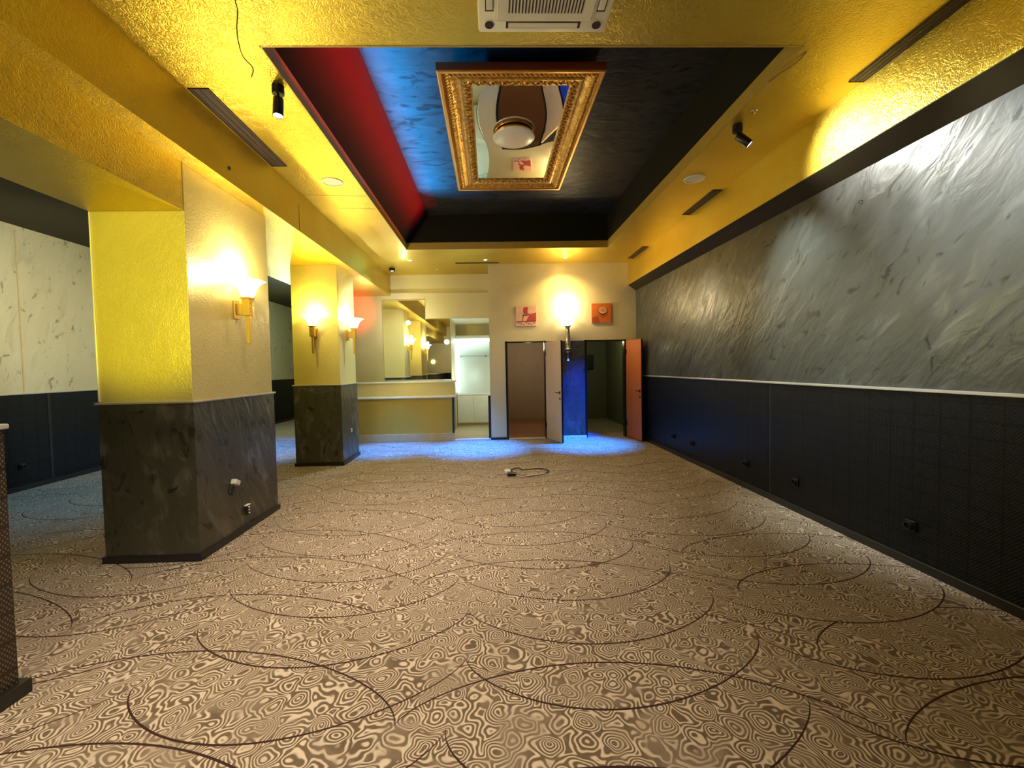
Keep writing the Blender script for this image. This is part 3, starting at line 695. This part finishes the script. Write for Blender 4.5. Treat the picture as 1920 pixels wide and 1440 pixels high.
for lab, loc in (('small chrome sprinkler above the middle of the bar', (-1.15, 9.75, ZC)), ('small chrome sprinkler above the bar passage', (-.40, 9.7, ZC)), ('small orange brown sprinkler beside the right cylinder spotlight', (2.36, 3.81, ZC))):
    r = thing('sprinkler', lab, 'sprinkler', loc)
    obj('escutcheon', lathe(bmesh.new(), [(0, 0), (.028, 0), (.02, -.008), (0, -.01)], 20), M['sprinkler'], r, True)
    bm = bmesh.new(); lathe(bm, [(0, -.008), (.007, -.01), (.006, -.035), (.016, -.04), (0, -.043)], 12); obj('head', bm, M['brass'], r, True)
# loose wires and marks
bm = bmesh.new()
tube(bm, spline([(-1.47, 2.68, ZC), (-1.47, 2.70, 3.73), (-1.50, 2.74, 3.66), (-1.51, 2.77, 3.60), (-1.49, 2.78, 3.52), (-1.44, 2.79, 3.46), (-1.455, 2.80, 3.41)]), .0035, 6)
tag(obj('loose_wire', bm, M['wire'], None, True), 'thin brown wire dangling from the ceiling at the upper left', 'wire')
bm = bmesh.new(); tube(bm, spline([(2.30, 3.10, ZC-.003), (2.29, 3.2, ZC-.01), (2.25, 3.3, ZC-.012), (2.235, 3.42, ZC-.004)]), .004, 6)
tag(obj('loose_wire', bm, M['wire'], None, True), 'short dark wire end on the ceiling right of the coffer', 'wire')
bm = bmesh.new(); lathe(bm, [(0, 0), (.02, 0), (.018, .006), (0, .008)], 16, Matrix.Translation((-2.32, 4.02, 3.41)) @ Matrix.Rotation(PI/2, 4, 'Y'))
tag(obj('beam_plug', bm, M['vent'], None, True), 'small round brown plug on the side of the left beam', 'plug')
bm = bmesh.new()
for a, b in (((-2.3, 5.55), (-1.53, 5.60)), ((-2.0, 6.0), (-1.53, 6.05))):
    tube(bm, [(a[0], a[1], ZC-.0005), ((a[0]+b[0])/2, a[1]+.02, ZC-.0005), (b[0], b[1], ZC-.0005)], .0018, 5)
obj('crack', bm, M['wire'], cl)
# ------------------------------------------------------------------ sockets
def socket(label, loc, rz, mat, grp):
    r = thing('wall_socket', label, 'socket', loc, (0, 0, rz), grp)
    obj('plate', B(-.042, .042, 0, .016, -.042, .042, bev=.005), mat, r)
    ax = Matrix.Translation((0, .016, 0)) @ Matrix.Rotation(-PI/2, 4, 'X')
    obj('outlet_ring', lathe(bmesh.new(), [(.032, 0), (.032, .018), (.026, .02), (.022, .006), (0, .004)], 24, ax), mat, r, True)
    return r
s0 = None
for y, lab in ((3.135, 'black wall socket nearest the viewer on the right dado'), (4.368, 'black wall socket just before the joint of the right dado'), (5.237, 'black wall socket just past the joint of the right dado'), (6.68, 'black wall socket second from the far end of the right dado'), (7.372, 'black wall socket closest to the orange door')):
    if s0 is None: s0 = socket(lab, (XR-.012, y, .31), PI/2, M['black_metal'], 'black sockets on the right dado')
    else: dup(s0, (XR-.012, y, .31), None, lab)
socket('dark wall socket on the left aisle dado', (XL+.012, 6.1, .33), -PI/2, M['black_metal'], None)
r = thing('loose_switch', 'white switch plate hanging tilted on the near pillar dado', 'switch', (XP+.012, 4.12, .52), (.0, 0, -PI/2))
obj('plate', B(-.04, .04, .0, .05, -.012, .035, bev=.006), M['white'], r); r.rotation_euler = (0, -.5, -PI/2)
obj('wall_box', B(-.03, .03, .0, .012, -.10, -.012, bev=.003), M['black_metal'], r)
r = thing('open_socket', 'opened white wall socket with bare terminals low on the near pillar', 'socket', (XP+.012, 4.32, .205), (0, 0, -PI/2))
obj('top_bracket', B(-.035, .035, 0, .03, .04, .052, bev=.003), M['white'], r)
obj('terminal_block', B(-.018, .018, 0, .03, -.05, .04, bev=.004), M['vent'], r)
bm = bmesh.new()
for z in (-.03, .0, .025): lathe(bm, [(0, 0), (.008, 0), (.007, .01), (0, .012)], 12, Matrix.Translation((.004, .03, z)) @ Matrix.Rotation(-PI/2, 4, 'X'))
obj('terminal', bm, M['white'], r, True)
r = thing('wall_socket', 'tiny white socket on the blue lit side of the far pillar', 'socket', (XP+.012, 7.58, .52), (0, 0, -PI/2))
obj('plate', B(-.03, .03, 0, .012, -.035, .035, bev=.004), M['white'], r)
obj('rocker', B(-.02, .02, .012, .018, -.025, .025, bev=.002), M['white'], r)
tag(obj('wall_hook', tube(bmesh.new(), spline([(XR, 3.605, 2.912), (XR-.014, 3.612, 2.918), (XR-.018, 3.622, 2.91), (XR-.012, 3.628, 2.895)]), .0025, 6), M['black_metal'], None, True), 'tiny dark hook high on the right wall', 'hook')
# ------------------------------------------------------------------ cable on the carpet
r = thing('power_cable', 'loop of dark cable with a pale plug end lying on the carpet', 'cable', (.5, 6.36, 0))
pts = [(-.22, -.05, .03), (-.28, .02, .02), (-.25, .12, .012), (-.12, .20, .02), (-.05, .12, .008), (.05, .15, .008), (.2, .17, .008), (.30, .10, .008), (.33, -.0, .008), (.26, -.12, .008), (.1, -.22, .01), (-.05, -.25, .012), (-.18, -.20, .02), (-.26, -.12, .03), (-.30, -.02, .02)]
obj('dark_lead', tube(bmesh.new(), spline(pts), .009, 8), M['black'], r, True)
pts = [(-.20, -.22, .02), (-.08, -.28, .012), (.05, -.26, .02), (.16, -.2, .012), (.27, -.14, .01)]
obj('pale_lead', tube(bmesh.new(), spline(pts), .007, 8), M['cream'], r, True)
bm = bmesh.new(); box(bm, -.33, -.24, -.10, .02, .008, .055, bev=.015); obj('plug', bm, M['white'], r, True)
bm = bmesh.new(); box(bm, -.30, -.16, -.24, -.12, .0, .04, bev=.014); obj('adapter', bm, M['black_metal'], r, True)
